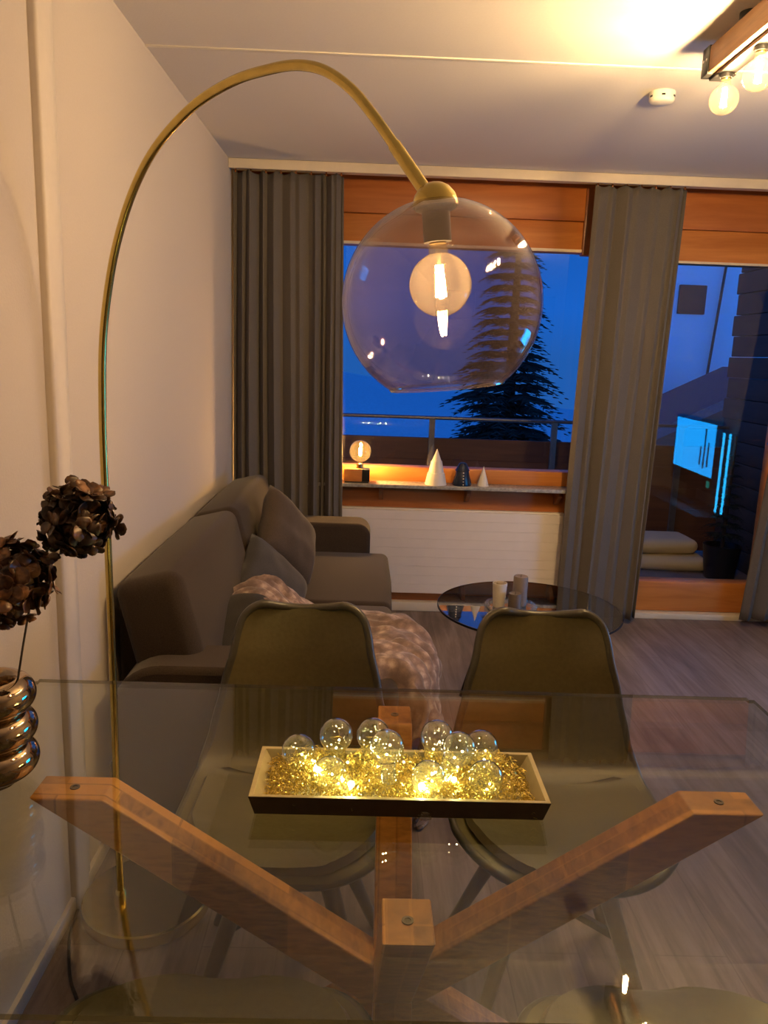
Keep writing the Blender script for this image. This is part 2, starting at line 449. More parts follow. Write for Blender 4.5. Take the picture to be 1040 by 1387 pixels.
# balcony door
df = MB()
df.soft(DX0-.08, DX1+.09, YB-.04, YB+.06, .035, DZ0, .006, 2)
df.soft(DX0-.08, DX1+.09, YB-.02, YB+.06, DZ1, DZ1+.08, .006, 2)
df.soft(DX0-.08, DX0, YB-.02, YB+.06, DZ0, DZ1, .006, 2); df.soft(DX1, DX1+.09, YB-.02, YB+.06, DZ0, DZ1, .006, 2)
d1 = struct('door_1', df, pine_m, 'wood framed glass balcony door')
MB().box(DX0-.005, DX1+.005, YB+.005, YB+.011, DZ0-.005, DZ1+.005).build('pane', glass_win, d1, smooth=0)
m = MB(); m.soft(DX1+.02, DX1+.05, YB-.06, YB-.02, .95, 1.09, .006, 2); m.tube([(DX1+.035, YB-.05, 1.05), (DX1+.035, YB-.09, 1.05), (DX1-.06, YB-.09, 1.05)], .008, 10)
m.build('handle', chrome_c, d1)
struct('trim_10', MB().soft(1.40, XR, YB-.09, YB, 0, .033, .004, 2), beige_m, 'pale threshold strip of the balcony door')

# curtain rail on the ceiling
cr_ = thing('curtain_rail', (1.0, 4.22, 2.40), 'long beige curtain rail along the ceiling above the window', 'curtain rail')
m = MB(); m.soft(XL+.002, XR-.002, 4.165, 4.18, 2.352, 2.3985, .003, 2); m.box(XL+.002, XR-.002, 4.18, 4.34, 2.378, 2.3985)
m.build('pelmet', beige_m, cr_)
m = MB(); m.box(XL+.002, XR-.002, 4.235, 4.255, 2.366, 2.378); m.build('track', trim_m, cr_)

# radiator
ra = thing('radiator', (.50, 4.39, 0), 'flat white panel radiator with fine grooves under the window', 'radiator')
m = MB(); z = .118; n = 9; hh = (.605-.118)/n
for i in range(n):
    m.soft(-.32, 1.122, 4.352, 4.376, z+i*hh+.0003, z+(i+1)*hh-.0003, .0012, 1)
m.build('front_panel', radiator_m, ra, smooth=0)
m = MB(); m.soft(-.32, 1.122, 4.376, 4.412, .112, .611, .004, 2); m.build('casing', radiator_m, ra)
for x in (1.122, -.326): MB().soft(x, x+.006, 4.352, 4.412, .112, .611, .002, 2).build('side_cover', radiator_m, ra)
for x in (0.0, .9): MB().box(x-.015, x+.015, 4.40, 4.421, .0, .2).build('bracket', black_m, ra, smooth=0)

# sill shelf
si = thing('sill_shelf', (.5, 4.34, .745), 'grey stone shelf under the window on small wooden brackets', 'shelf')
MB().soft(-.34, 1.16, 4.262, 4.40, .745, .765, .004, 2).build('slab', stone_m, si)
for x in (.075, .565, 1.08):
    MB().prism([(4.30, .744), (4.415, .744), (4.415, .655), (4.395, .655), (4.30, .72)], 'x', x-.012, x+.012).build('bracket', pine_z, si, bevel=.002)

# ------------------------------------------------------------------ curtains
def curtain(name, x0t, x1t, x0b, x1b, zt, zb, folds, seed, label, amp=.036):
    r = random.Random(seed)
    cw = []
    t = 0
    while t < 1: cw.append(t); t += (1/folds)*r.uniform(.65, 1.4)
    cw.append(1.0)
    k = [r.choice((-1, 1))*r.uniform(.35, 1.25) for _ in cw]; ph = [r.uniform(-.4, .4) for _ in cw]
    yc = 4.246
    def prof(u):
        for i in range(len(cw)-1):
            if u <= cw[i+1] or i == len(cw)-2:
                q = (u-cw[i])/(cw[i+1]-cw[i]); return math.sin(2*PI*q)*k[i]*.9, math.sin(4*PI*q)*.25
    def fn(u, v):
        # v 0 top .. 1 bottom
        a, b = prof(u); e = .55+.45*min(1, v*2.2)
        sh = .5+.5*math.cos(min(v, .06)/.06*PI)
        y = yc+amp*a*e*(.9+.1*math.sin(3*v+6*u))+.004*math.sin(40*u+9*v)*sh
        x = (x0t+(x1t-x0t)*u)*(1-v)+(x0b+(x1b-x0b)*u)*v
        x += b*.022*e+.010*math.sin(2.3*v+7*u+seed)*v*(0 if u in (0, 1) else 1)
        z = zt+(zb-zt)*v
        if v < .03: z -= .016*abs(math.sin(u*(x1t-x0t)/.075*PI))*(1-v/.03)
        return Vector((x, y, z))
    rt = thing(name, ((x0b+x1b)/2, yc, 0), label, 'curtain', None)
    MB().grid(fn, int(folds*26), 40).build('cloth', curtain_m, rt, thick=.003, smooth=80)
    nh = int((x1t-x0t)/.075); first = None
    for i in range(nh+1):
        x = x0t+.012+(x1t-x0t-.024)*i/nh
        MB().soft(x-.0035, x+.0035, yc-.005, yc+.005, zt-.012, 2.3655, .0015, 2).build('hook', pine_d, rt)
    return rt
curtain('curtain', XL+.012, -.172, XL+.012, -.128, 2.362, .03, 7, 3, 'grey brown curtain at the left of the window behind the sofa', .042)
curtain('curtain', 1.118, 1.592, 1.085, 1.545, 2.362, .035, 5, 11, 'middle grey brown curtain hanging between window and balcony door', .046)
curtain('curtain', 2.30, 2.70, 2.148, 2.69, 2.362, .05, 6, 5, 'grey brown curtain at the right edge beside the balcony door')

# ------------------------------------------------------------------ outside
struct('balcony_floor', MB().box(-3, 4.2, YB+.12, 6.15, -.12, -.01), deck_m, 'balcony floor', smooth=0)
rl = thing('balcony_railing', (1, 6.0, 0), 'dark balcony railing with boards below a thin steel top rail', 'railing')
m = MB(); m.tube([(-3, 6.0, 1.005), (4.2, 6.0, 1.005)], .014, 10); m.build('top_rail', rail_m, rl)
for x in (-2.4, -.95, .476, 1.417, 2.4, 3.4): MB().box(x-.022, x+.022, 5.99, 6.02, 0, .995).build('post', rail_m, rl, smooth=0)
for i in range(5):
    MB().soft(-3, 4.2, 6.02, 6.045, .02+i*.166, .1855+i*.166, .002, 1).build('board', board_m, rl)
pw = thing('partition_screen', (2.8, 5.4, 0), 'dark horizontal plank screen at the end of the balcony', 'screen')
m = MB()
for i in range(16):
    m.soft(2.76, 2.84, YB+.14, 6.10+(.035 if i % 2 else 0), -.008+i*.155, .142+i*.155, .006, 2)
m.build('planks', dark_plank, pw)
for (z0, xs, ys, lab) in ((0, 2.24, 5.62, 'pale folded cushion lying on the balcony floor, the lower of two'), (.118, 2.17, 5.66, 'pale folded cushion on top of another on the balcony')):
    t = thing('cushion', (xs, ys, z0-.01), lab, 'cushion', 'cushions on the balcony')
    m = MB(); m.soft(-.25, .25, -.17, .17, .004, .108, .05, 5, .012, 1); m.build('cover', cush_m, t, local=True)
    q = .245; MB().tube([(-q+.03, -.168, .056), (q-.03, -.168, .056)], .006, 8).build('seam', cush_m, t, local=True)
    t.rotation_euler = (0, 0, .06 if z0 else -.05)
# dark potted conifer by the balcony screen
pc = thing('potted_conifer', (2.52, 5.35, -.01), 'dark potted conifer standing on the balcony beside the plank screen', 'plant')
MB().lathe([(0, 0), (.10, 0), (.13, .24), (.115, .24), (.11, .2), (0, .2)], (2.52, 5.35, -.01), 24).build('pot', black_m, pc)
MB().tube([(2.52, 5.35, .15), (2.52, 5.35, 1.0)], .015, 8).build('trunk', bark_m, pc)
def fir_foliage(c, z0, z1, r0, n_w, n_b, seed):
    r = random.Random(seed); m = MB()
    for i in range(n_w):
        q = i/(n_w-1); z = z0+(z1-z0)*q; R = r0*(1-q)**.95*r.uniform(.85, 1.1)+.02*r0
        for k in range(n_b):
            a = 2*PI*(k+r.random()*.7)/n_b; L = R*r.uniform(.7, 1.12); dz = -L*r.uniform(.18, .42)
            d = Vector((math.cos(a), math.sin(a), 0)); s_ = Vector((-d.y, d.x, 0)); o = Vector((c[0], c[1], z))
            nseg = 9
            for j in range(nseg):
                t0 = .1+.9*j/nseg; p = o+d*L*t0+Vector((0, 0, dz*t0*t0+.10*L*math.sin(t0*3)))
                w = L*.30*(1.05-t0)+.012*r0
                for sg in (-1, 1):
                    tip = p+d*w*.9+s_*sg*w*r.uniform(.7, 1.2)+Vector((0, 0, -w*r.uniform(.15, .6)))
                    wd = d*w*.22
                    m.add([p-wd, p+wd, tip, p+Vector((0, 0, -w*.22))], [(0, 1, 2), (1, 3, 2), (3, 0, 2)])
    return m
fir_foliage((2.52, 5.35), .30, 1.08, .21, 12, 10, 4).build('foliage', needle_m, pc, smooth=0)
# fir tree in the garden
ft = thing('fir_tree', (2.45, 14, -6), 'tall dark fir tree beyond the balcony railing', 'tree')
MB().tube([(2.45, 14, -6), (2.45, 14, 0), (2.47, 14, 4.7)], [.22, .13, .02], 10).build('trunk', bark_m, ft)
fir_foliage((2.40, 14), -4.5, 4.75, 2.45, 50, 16, 9).build('foliage', needle_m, ft, smooth=0)
# neighbouring house
hs = thing('house', (9.5, 21, -7), 'pale house with a dark window seen through the balcony door', 'building')
m = MB(); m.box(6.75, 12.5, 20, 22, -7, 4.1); m.prism([(6.75, 4.1), (12.5, 4.1), (9.5, 6.2)], 'y', 20, 22)
m.build('wall', facade_m, hs, smooth=0)
MB().soft(7.55, 8.23, 19.93, 20.02, 2.70, 3.40, .02, 2).build('window', shutter_m, hs)
m = MB(); m.prism([(6.6, 4.05), (9.5, 6.2), (13, 3.75), (13, 3.95), (9.5, 6.45), (6.6, 4.25)], 'y', 19.6, 22.4); m.build('roof', roof_m, hs, smooth=0)
MB().tube([(8.62, 19.9, 3.9), (8.45, 19.9, 1.2)], .035, 8).build('downpipe', shutter_m, hs)
h2 = thing('garden_shed', (8, 16, -7), 'low dark tiled roof in front of the pale house', 'building')
m = MB(); m.prism([(5.0, -.15), (8.2, 1.45), (10.5, .2), (10.5, 0.0), (8.2, 1.25), (5.0, -.35)], 'y', 15.4, 18.5); m.build('roof', roof_m, h2, smooth=0)
m = MB(); m.box(5.3, 10.2, 15.7, 18.4, -7, -.25); m.prism([(5.3, -.3), (10.2, -.3), (8.2, 1.2)], 'y', 15.7, 18.4); m.build('wall', board_m, h2, smooth=0)
def hill(u, v):
    x = -60+140*u; y = 30+70*v
    return Vector((x, y, -9+9.5*v*(.75+.3*math.sin(u*7))+1.2*noise.noise(Vector((x*.05, y*.05, 3)))))
struct('hill', MB().grid(hill, 40, 16), snow_m, 'snowy slope beyond the house')

# ------------------------------------------------------------------ bulbs
def bulb(parent, c, R, axis, neck, glassm, filam, fl, name='bulb', sock=None, sr=.0135):
    """globe bulb: glass mesh with filament and screw cap below it; axis points from the cap to the globe tip; c = globe centre"""
    ax = Vector(axis).normalized(); c = Vector(c)
    prof = []
    a0 = math.asin(min(.95, sr*1.05/R))
    N_ = 20
    for i in range(N_+1):
        a = PI-a0-(PI-a0)*i/N_*1.0
        prof.append((max(0, R*math.sin(a)), R*math.cos(a)))
    prof[-1] = (0, R)
    prof = [(sr, -R-neck), (sr*1.02, -R-neck*.5), (sr*1.1, -R*.985)]+prof
    th = .0012
    g = MB().lathe(prof, c, 32, ax).build(name, glassm, parent)
    m = MB(); q = Vector((0, 0, 1)).rotation_difference(ax)
    for k in range(4):
        a = 2*PI*k/4+.4; r0 = .0045; d = Vector((math.cos(a)*r0, math.sin(a)*r0, 0))
        m.tube([c+q @ (d+Vector((0, 0, -fl*.62))), c+q @ (d*1.6+Vector((0, 0, fl*.38)))], .0013, 6)
    m.build('filament', filam, g)
    m = MB(); m.tube([c+ax*(-R-neck*.4), c+ax*(-fl*.65)], [.004, .0025], 8)
    m.build('filament_stem', glass_clear, g)
    m = MB(); pr = []
    for i in range(9): pr.append((sr*(1.0 if i % 2 else .93), -R-neck-.024+i*.003))
    m.lathe([(0, -R-neck-.026)]+pr+[(0, -R-neck+.0)], c, 20, ax).build('screw_cap', brass_d, g)
    return g

# ------------------------------------------------------------------ arc floor lamp
al = thing('arc_floor_lamp', (-.555, 1.855, 0), 'tall brass arc floor lamp with a smoked glass globe over the table', 'floor lamp')
m = MB().lathe([(0, 0), (.158, 0), (.165, .006), (.165, .036), (.161, .04), (0, .04)], (-.555, 1.855, 0), 64); m.build('base', brass_m, al)
Pb = Vector((-.617, 1.831, 0)); u_ = Vector((.772, -.635, 0)).normalized()
sz = [(0, .04), (0, .35), (0, .7), (-.002, 1.0), (-.006, 1.2), (-.004, 1.33), (.006, 1.465), (.032, 1.578), (.074, 1.685), (.138, 1.785), (.220, 1.861), (.335, 1.918), (.45, 1.944), (.55, 1.947), (.62, 1.941), (.68, 1.922), (.737, 1.886), (.785, 1.84), (.839, 1.78), (.897, 1.713)]
pts = smoothpath([Pb+u_*s_+Vector((0, 0, z_)) for s_, z_ in sz], 7)
MB().tube(pts, .0088, 14).build('arm', brass_m, al)
e1 = pts[-1]; e0 = pts[-9]
MB().tube([e0, e1], .0108, 14).build('end_sleeve', brass_m, al)
MB().lathe([(.009, .04), (.016, .04), (.016, .062), (.011, .07), (.009, .07)], Pb, 20).build('collar', brass_m, al)
gc = Vector((.103, 1.225, 1.549)); gax = Vector((.115, 0, -1)).normalized()      # downwards axis of the globe
GR = .1515
capc = gc-gax*GR
MB().tube([e1, capc-gax*.02], .005, 10).build('hook', brass_d, al)
MB().lathe([(.0345, .012), (.034, .006), (.030, -.006), (.022, -.016), (.012, -.0215), (0, -.024)], capc, 32, gax).build('globe_cap', brass_m, al)
pr = []
a0 = math.asin(.03/GR); a1 = PI-math.asin(.088/GR)
for i in range(33):
    a = a0+(a1-a0)*i/32; pr.append((GR*math.sin(a), -GR*math.cos(a)))
pin = [(r-.0025*math.sin(a0+(a1-a0)*i/32), h+.0025*math.cos(a0+(a1-a0)*i/32)) for i, (r, h) in enumerate(pr)]
MB().lathe(pr+pin[::-1], gc, 64, gax, closed=True).build('glass_globe', glass_globe, al)
rz = .1235; MB().lathe([(.0865+.0026*math.cos(2*PI*k/10), rz+.0026*math.sin(2*PI*k/10)) for k in range(10)], gc, 64, gax, closed=True).build('glass_rim', glass_rim, al)
m = MB().lathe([(.0, .008), (.030, .008), (.030, .016), (.021, .02), (.021, .062), (0, .062)], capc, 28, gax); m.build('socket', black_m, al)
bc = gc-gax*.028
bulb(al, bc, .047, gax, .012, glass_amber, filament_m, .046)

# ------------------------------------------------------------------ dining table
tb = thing('dining_table', (.075, 1.18, 0), 'rectangular glass topped dining table on crossed wooden beams', 'table')
TX0, TX1, TY0, TY1 = -.715, .868, .736, 1.613
m = MB()
bm = bmesh.new(); bmesh.ops.create_cube(bm, size=1)
for v in bm.verts: v.co = Vector(((TX0+TX1)/2+v.co.x*(TX1-TX0), (TY0+TY1)/2+v.co.y*(TY1-TY0), .7462+v.co.z*.0076))
ed = [e for e in bm.edges if abs(e.verts[0].co.z-e.verts[1].co.z) > .005]
bmesh.ops.bevel(bm, geom=ed, offset=.012, segments=4, affect='EDGES')
bm.faces.ensure_lookup_table(); bm.verts.index_update()
for f in bm.faces:
    f.normal_update(); m.mi = 0 if abs(f.normal.z) > .9 else 1
    o = len(m.v); m.add([v.co.copy() for v in f.verts], [tuple(range(len(f.verts)))])
bm.free()
m.build('glass_top', [glass_table, glass_edge], tb, smooth=0)
CX, CYT, ZT = .070, 1.202, .7415
def beam_mb(t, f, w, along):
    poly = [(-t, ZT), (-t+f, ZT), (t, 0), (t-f, 0)]
    return poly
for sg in (1, -1):
    poly = [(CX+sg*a, b) for a, b in ((-.608, ZT), (-.488, ZT), (.608, 0), (.488, 0))]
    MB().prism(poly, 'y', CYT-.036, CYT+.036).build('beam', beam_a, tb, smooth=0, bevel=.003)
for sg in (1, -1):
    poly = [(CYT+sg*a, b) for a, b in ((-.343, ZT), (-.256, ZT), (.343, 0), (.256, 0))]
    MB().prism(poly, 'x', CX-.034, CX+.034).build('beam', beam_b, tb, smooth=0, bevel=.003)
for (x, y) in ((CX-.545, CYT), (CX+.545, CYT), (CX, CYT-.30), (CX, CYT+.30)):
    MB().lathe([(0, 0), (.008, 0), (.008, .0018), (.0045, .0018), (.0045, .0006), (0, .0006)], (x, y, ZT-.0002), 16).build('screw', chairleg_m, tb)

# ------------------------------------------------------------------ shell chairs
def make_chair(name):
    root = bpy.data.objects.new(name, None); COL.objects.link(root)
    prof = smoothpath([(-.225, .432, 0), (-.205, .452, 0), (-.15, .458, 0), (-.06, .448, 0), (.04, .442, 0), (.12, .446, 0), (.180, .468, 0), (.222, .520, 0), (.246, .590, 0), (.268, .680, 0), (.290, .770, 0), (.306, .842, 0)], 6)
    Ls = [0]
    for i in range(1, len(prof)): Ls.append(Ls[-1]+(prof[i]-prof[i-1]).length)
    LT = Ls[-1]
    def at(s_):
        s_ = max(0, min(LT, s_))
        for i in range(1, len(prof)):
            if s_ <= Ls[i]+1e-9:
                q = (s_-Ls[i-1])/(Ls[i]-Ls[i-1]); p = prof[i-1].lerp(prof[i], q); d = (prof[i]-prof[i-1]).normalized(); return p, d
        return prof[-1], (prof[-1]-prof[-2]).normalized()
    WK = [(0, .225), (.12, .236), (.25, .240), (.40, .240), (.50, .232), (.62, .212), (.75, .190), (.88, .166), (1, .146)]
    def wid(q):
        for i in range(len(WK)-1):
            if q <= WK[i+1][0]:
                t = (q-WK[i][0])/(WK[i+1][0]-WK[i][0]); t = t*t*(3-2*t)*.5+t*.5
                return WK[i][1]+(WK[i+1][1]-WK[i][1])*t
        return WK[-1][1]
    NU, NV = 48, 28
    def surf(off, scale=1.0, q0=0, q1=1):
        rows = []
        for i in range(NU+1):
            ss = i/NU; ss = .5-.5*math.cos(PI*ss)*1.0
            row = []
            q = q0+(q1-q0)*ss
            s_ = q*LT
            w = wid(q)*scale
            d0 = (q-q0)*LT; r0 = .16*scale
            if d0 < r0: w = w-r0+math.sqrt(max(0, r0*r0-(r0-d0)**2))
            d1 = (q1-q)*LT; r1 = .05*scale
            if d1 < r1: w = w-r1+math.sqrt(max(0, r1*r1-(r1-d1)**2))
            for j in range(NV+1):
                uu = -1+2*j/NV
                sj = s_
                if q > .8: sj = s_-.012*(1-uu*uu)*((q-.8)/.2)**2
                p, d = at(sj); nrm = Vector((-d.y, d.x, 0))   # towards the sitter
                back = max(0, min(1, (q-.45)/.2)); x = uu*w
                lift = (.028*(1-back)+.050*back)*abs(uu)**2.4*(1-.25*back*max(0, q-.85)/.15)
                if q < .14: lift *= q/.14
                pp = p+nrm*(lift+off)
                row.append(Vector((x, pp.x, pp.y)))
            rows.append(row)
        return rows
    def solid(a, b):
        m = MB(); n = NV+1
        va = [v for r in a for v in r]; vb = [v for r in b for v in r]; o = len(va)
        fs = []
        for i in range(NU):
            for j in range(NV):
                k = i*n+j
                fs.append((k, k+1, k+n+1, k+n)); fs.append((o+k, o+k+n, o+k+n+1, o+k+1))
        ring = [j for j in range(n)]+[i*n+NV for i in range(1, NU+1)]+[NU*n+j for j in range(NV-1, -1, -1)]+[i*n for i in range(NU-1, 0, -1)]
        for t in range(len(ring)):
            p, q = ring[t], ring[(t+1) % len(ring)]; fs.append((p, o+p, o+q, q))
        m.add(va+vb, fs); return m, [va[k] for k in ring], [vb[k] for k in ring]
    m, r1, r2 = solid(surf(0.0), surf(-.020))
    m.build('shell', leather_m, root, local=True, smooth=50)
    edge = [(a+b)/2 for a, b in zip(r1, r2)]
    MB().tube(edge+[edge[0]], .0105, 8, False).build('edge_roll', leather_e, root, local=True, smooth=60)
    m, _, _ = solid(surf(.016, .86, .03, .44), surf(.002, .90, .02, .45))
    m.build('seat_pad', leather_m, root, local=True, smooth=50)
    m = MB(); m.lathe([(0, .385), (.11, .385), (.12, .395), (.12, .418), (0, .418)], (0, -.01, 0), 28); m.build('seat_plate', black_m, root, local=True)
    for sx in (-1, 1):
        for sy in (-1, 1):
            MB().tube([(sx*.075, -.01+sy*.075, .40), (sx*.205, -.01+sy*.205, .0)], [.022, .0125], 14).build('leg', chairleg_m, root, local=True)
    m = MB()
    for sg in (-1, 1): m.bar((-.125, -.01-sg*.125, .25), (.125, -.01+sg*.125, .25), .012, .016)
    m.build('cross_brace', black_m, root, local=True)
    return root
ch = make_chair('dining_chair')
spots = [(-.150, 1.602, 0, 'olive leather shell chair across the table, in front of the sofa'),
         (.452, 1.600, 0, 'olive leather shell chair across the table, in front of the coffee table'),
         (-.205, .888, PI, 'olive leather chair on the near side of the table, below the left wooden beam'),
         (.485, .880, PI, 'olive leather chair on the near side of the table, below the right wooden beam')]
for i, (x, y, rz, lab) in enumerate(spots):
    o = ch if i == 0 else copy_tree(ch)
    o.location = (x, y, 0); o.rotation_euler = (0, 0, rz)
    tag(o, lab, 'chair', 'shell chairs around the glass table')

# ------------------------------------------------------------------ tray with tinsel and bulbs
ty = thing('serving_tray', (.066, 1.192, .75), 'long dark brown tray with cream inside on the glass table', 'tray')
def tray_ring(x0, x1, y0, y1, z): return [(x0, y0, z), (x1, y0, z), (x1, y1, z), (x0, y1, z)]
TXa, TXb, TYa, TYb = -.172, .304, 1.112, 1.272
m = MB(); b = tray_ring(TXa+.008, TXb-.008, TYa+.012, TYb-.008, .7505); t_ = tray_ring(TXa, TXb, TYa, TYb, .787)
m.add(b+t_, [(0, 1, 2, 3)]+[(i, (i+1) % 4, (i+1) % 4+4, i+4) for i in range(4)])
tt = tray_ring(TXa+.006, TXb-.006, TYa+.006, TYb-.006, .787)
m.add(t_+tt, [(i, (i+1) % 4, (i+1) % 4+4, i+4) for i in range(4)])
m.build('body', tray_out, ty, smooth=0)
m = MB(); bi = tray_ring(TXa+.030, TXb-.030, TYa+.020, TYb-.020, .7545); ti = tray_ring(TXa+.0005, TXb-.0005, TYa+.0005, TYb-.0005, .7876); ti2 = tray_ring(TXa+.0075, TXb-.0075, TYa+.0075, TYb-.0075, .7872)
m.add(bi+ti2, [(3, 2, 1, 0)]+[(i, i+4, (i+1) % 4+4, (i+1) % 4) for i in range(4)])
m.add(ti+ti2, [(i, (i+1) % 4, (i+1) % 4+4, i+4) for i in range(4)])
m.build('lining', tray_in, ty, smooth=0)
# tinsel curls
m = MB(); r = random.Random(21)
for i in range(4200):
    x = r.uniform(TXa+.020, TXb-.020); y = r.uniform(TYa+.012, TYb-.012)
    ex = min(1, .3+min(x-TXa-.018, TXb-.018-x)/.05); hgt = .766+.027*ex*r.random()**.6+.006*math.sin(x*60)
    R = r.uniform(.0022, .0060); a = r.uniform(0, 2*PI); n = 7; tu = r.uniform(.9, 2.2)*PI
    q = Euler((r.uniform(0, PI), r.uniform(0, PI), a)).to_matrix(); w = r.uniform(.0005, .0010)
    vs = []
    for k in range(n):
        t = tu*k/(n-1); p = q @ Vector((R*math.cos(t), R*math.sin(t), .0022*t-.003)); s_ = q @ Vector((0, 0, w))
        vs += [Vector((x, y, hgt))+p-s_, Vector((x, y, hgt))+p+s_]
    m.add(vs, [(2*k, 2*k+1, 2*k+3, 2*k+2) for k in range(n-1)])
for v in m.v: v.z = max(v.z, .757)
tag(m.build('gold_tinsel', gold_m, smooth=0), 'gold curled tinsel shavings filling the long tray', 'tinsel', None, 'stuff')
# decorative bulbs, one built, the others copied
def make_deco(name):
    root = bpy.data.objects.new(name, None); COL.objects.link(root)
    R = .0285; pr = [(.0122, -.052), (.0126, -.036), (.0160, -.0265)]
    for i in range(17):
        a = PI*.80*(1-i/16); pr.append((max(0, R*math.sin(a)), R*math.cos(a)))
    pr[-1] = (0, R)
    MB().lathe(pr, (0, 0, 0), 28).build('glass', glass_clear, root, local=True)
    n = []
    for i in range(9): n.append((.0130 if i % 2 else .0121, -.062+i*.0022))
    MB().lathe([(.007, -.064)]+n+[(.0118, -.043)], (0, 0, 0), 20).build('screw_neck', glass_clear, root, local=True)
    r = random.Random(5); P = [Vector((0, 0, -.056))]
    for i in range(7): a = i*2.3; P.append(Vector((math.cos(a)*.011, math.sin(a)*.011, -.03+i*.0055)))
    MB().tube(smoothpath(P, 5), .0004, 5).build('wire', brass_m, root, local=True)
    for i in (2, 5): MB().ball(P[i+1], .0014, 8).build('led', fairy_w, root, local=True)
    return root
deco = make_deco('decorative_bulb')
DB = [(-.103, 1.215, .808, (.5, .2, -.8), 'clear glass bulb lying at the left end of the tray'),
      (-.041, 1.232, .830, (.1, .3, -.9), 'clear glass bulb standing second from the left along the tray back edge'),
      (.022, 1.238, .829, (-.1, .2, -.9), 'clear glass bulb behind the leaning one with the visible screw neck'),
      (.044, 1.180, .838, (.06, -.80, -.52), 'clear glass bulb leaning forward with its screw neck showing, tray centre'),
      (.132, 1.243, .826, (-.2, .2, -.9), 'tallest clear bulb at the back of the right hand cluster'),
      (.164, 1.192, .831, (-.5, -.55, -.6), 'clear glass bulb in the middle of the right hand cluster'),
      (.209, 1.238, .812, (.3, .2, -.9), 'clear glass bulb at the right back of the cluster'),
      (.204, 1.150, .804, (.2, .5, -.7), 'clear glass bulb at the right front of the tray cluster'),
      (-.047, 1.156, .801, (.8, -.15, -.45), 'clear glass bulb at the front left of the tray with a bright light'),
      (.112, 1.150, .801, (-.1, -.35, -.85), 'brightly lit bulb leaning on the tray front edge near the centre')]
for i, (x, y, z, dn, lab) in enumerate(DB):
    o = deco if i == 0 else copy_tree(deco)
    o.location = (x, y, z+.003); o.rotation_mode = 'QUATERNION'
    o.rotation_quaternion = Vector((0, 0, -1)).rotation_difference(Vector(dn))
    tag(o, lab, 'glass bulb', 'clear glass bulbs in the tray')
st = thing('string_lights', (.066, 1.13, .79), 'tiny string of warm fairy lights tucked among the bulbs and tinsel', 'string lights')
FL = [(-.066, 1.175, .800), (-.012, 1.140, .796), (.101, 1.140, .796), (.155, 1.158, .798), (.125, 1.175, .80), (-.02, 1.21, .795), (.075, 1.215, .795), (.165, 1.20, .797), (.03, 1.20, .794), (-.075, 1.21, .795)]
MB().tube(smoothpath([Vector(p)-Vector((0, 0, .004)) for p in sorted(FL)], 6), .0005, 5).build('wire', brass_m, st)
for i, p in enumerate(FL): MB().ball(p, .0050 if i in (1, 2) else (.0038 if i in (0, 3) else .0015), 10).build('led', fairy_m if i < 5 else fairy_w, st)

# ------------------------------------------------------------------ vase with dried hydrangeas
VX, VY = -.608, 1.20
pr = [(0, .7502), (.036, .7502), (.040, .755), (.040, .764)]
for c in (.792, .848, .904):
    for i in range(13):
        a = -PI*.42+PI*.84*i/12; pr.append((.044+.029*math.cos(a), c+.029*math.sin(a)))
pr += [(.046, .9335), (.042, .931), (.038, .924), (.034, .905), (.034, .77), (0, .77)]
v_ = MB().lathe(pr, (VX, VY, 0), 56).build('ribbed_vase', chrome_m)
tag(v_, 'shiny bronze ribbed vase on the left end of the glass table', 'vase')
def flower(c, R, seed, stem, lab, pm):
    r = random.Random(seed); c = Vector(c)
    rt = thing('dried_hydrangea', stem[0], lab, 'dried flower', 'dried hydrangeas in the ribbed vase')
    m = MB(); n = 78
    m.ball(c, R*.55, 14)
    for i in range(n):
        zz = 1-2*(i+.5)/n; a = i*2.39996; d = Vector((math.sqrt(1-zz*zz)*math.cos(a), math.sqrt(1-zz*zz)*math.sin(a), zz))
        d = (d+Vector((r.uniform(-.3, .3), r.uniform(-.3, .3), r.uniform(-.3, .3)))).normalized()
        p = c+d*R*r.uniform(.62, .98)
        q = Vector((0, 0, 1)).rotation_difference((d+Vector((r.uniform(-.6, .6), r.uniform(-.6, .6), r.uniform(-.6, .6)))*.8).normalized()).to_matrix()
        pl = r.uniform(.016, .027)*R/.062; ph = r.uniform(0, PI)
        for k in range(4):
            b_ = ph+k*PI/2; cup = r.uniform(-.2, .7); wd = r.uniform(.40, .56)
            e = Vector((math.cos(b_), math.sin(b_), 0)); s_ = Vector((-e.y, e.x, 0)); vs = []
            for (l_, w_) in ((.05, .10), (.35, .75), (.65, 1.0), (.88, .75), (1.0, .25)):
                for t in (-1, 0, 1):
                    hh_ = cup*l_*l_*pl*.7+abs(t)*.15*pl*w_*r.uniform(.2, 1.4)
                    vs.append(p+q @ (e*l_*pl+s_*t*w_*wd*pl+Vector((0, 0, hh_))))
            m.add(vs, [(j*3+k2, (j+1)*3+k2, (j+1)*3+k2+1, j*3+k2+1) for j in range(4) for k2 in range(2)])
        m.ball(p+d*.002, .0016, 6)
    m.build('flower_head', pm, rt, thick=.0006, smooth=60)
    MB().tube(smoothpath([stem[0], stem[1], c], 8), .0018, 7).build('stem', stem_m, rt)
flower((-.452, 1.205, 1.200), .058, 3, ((-.590, 1.205, .775), (-.520, 1.205, 1.11)), 'dark dried hydrangea head leaning right towards the brass lamp', petal)
flower((-.548, 1.165, 1.110), .066, 8, ((-.615, 1.19, .775), (-.582, 1.18, .98)), 'brown dried hydrangea head, coloured as lamplit, at the left edge, nearest the vase', petal_lit)

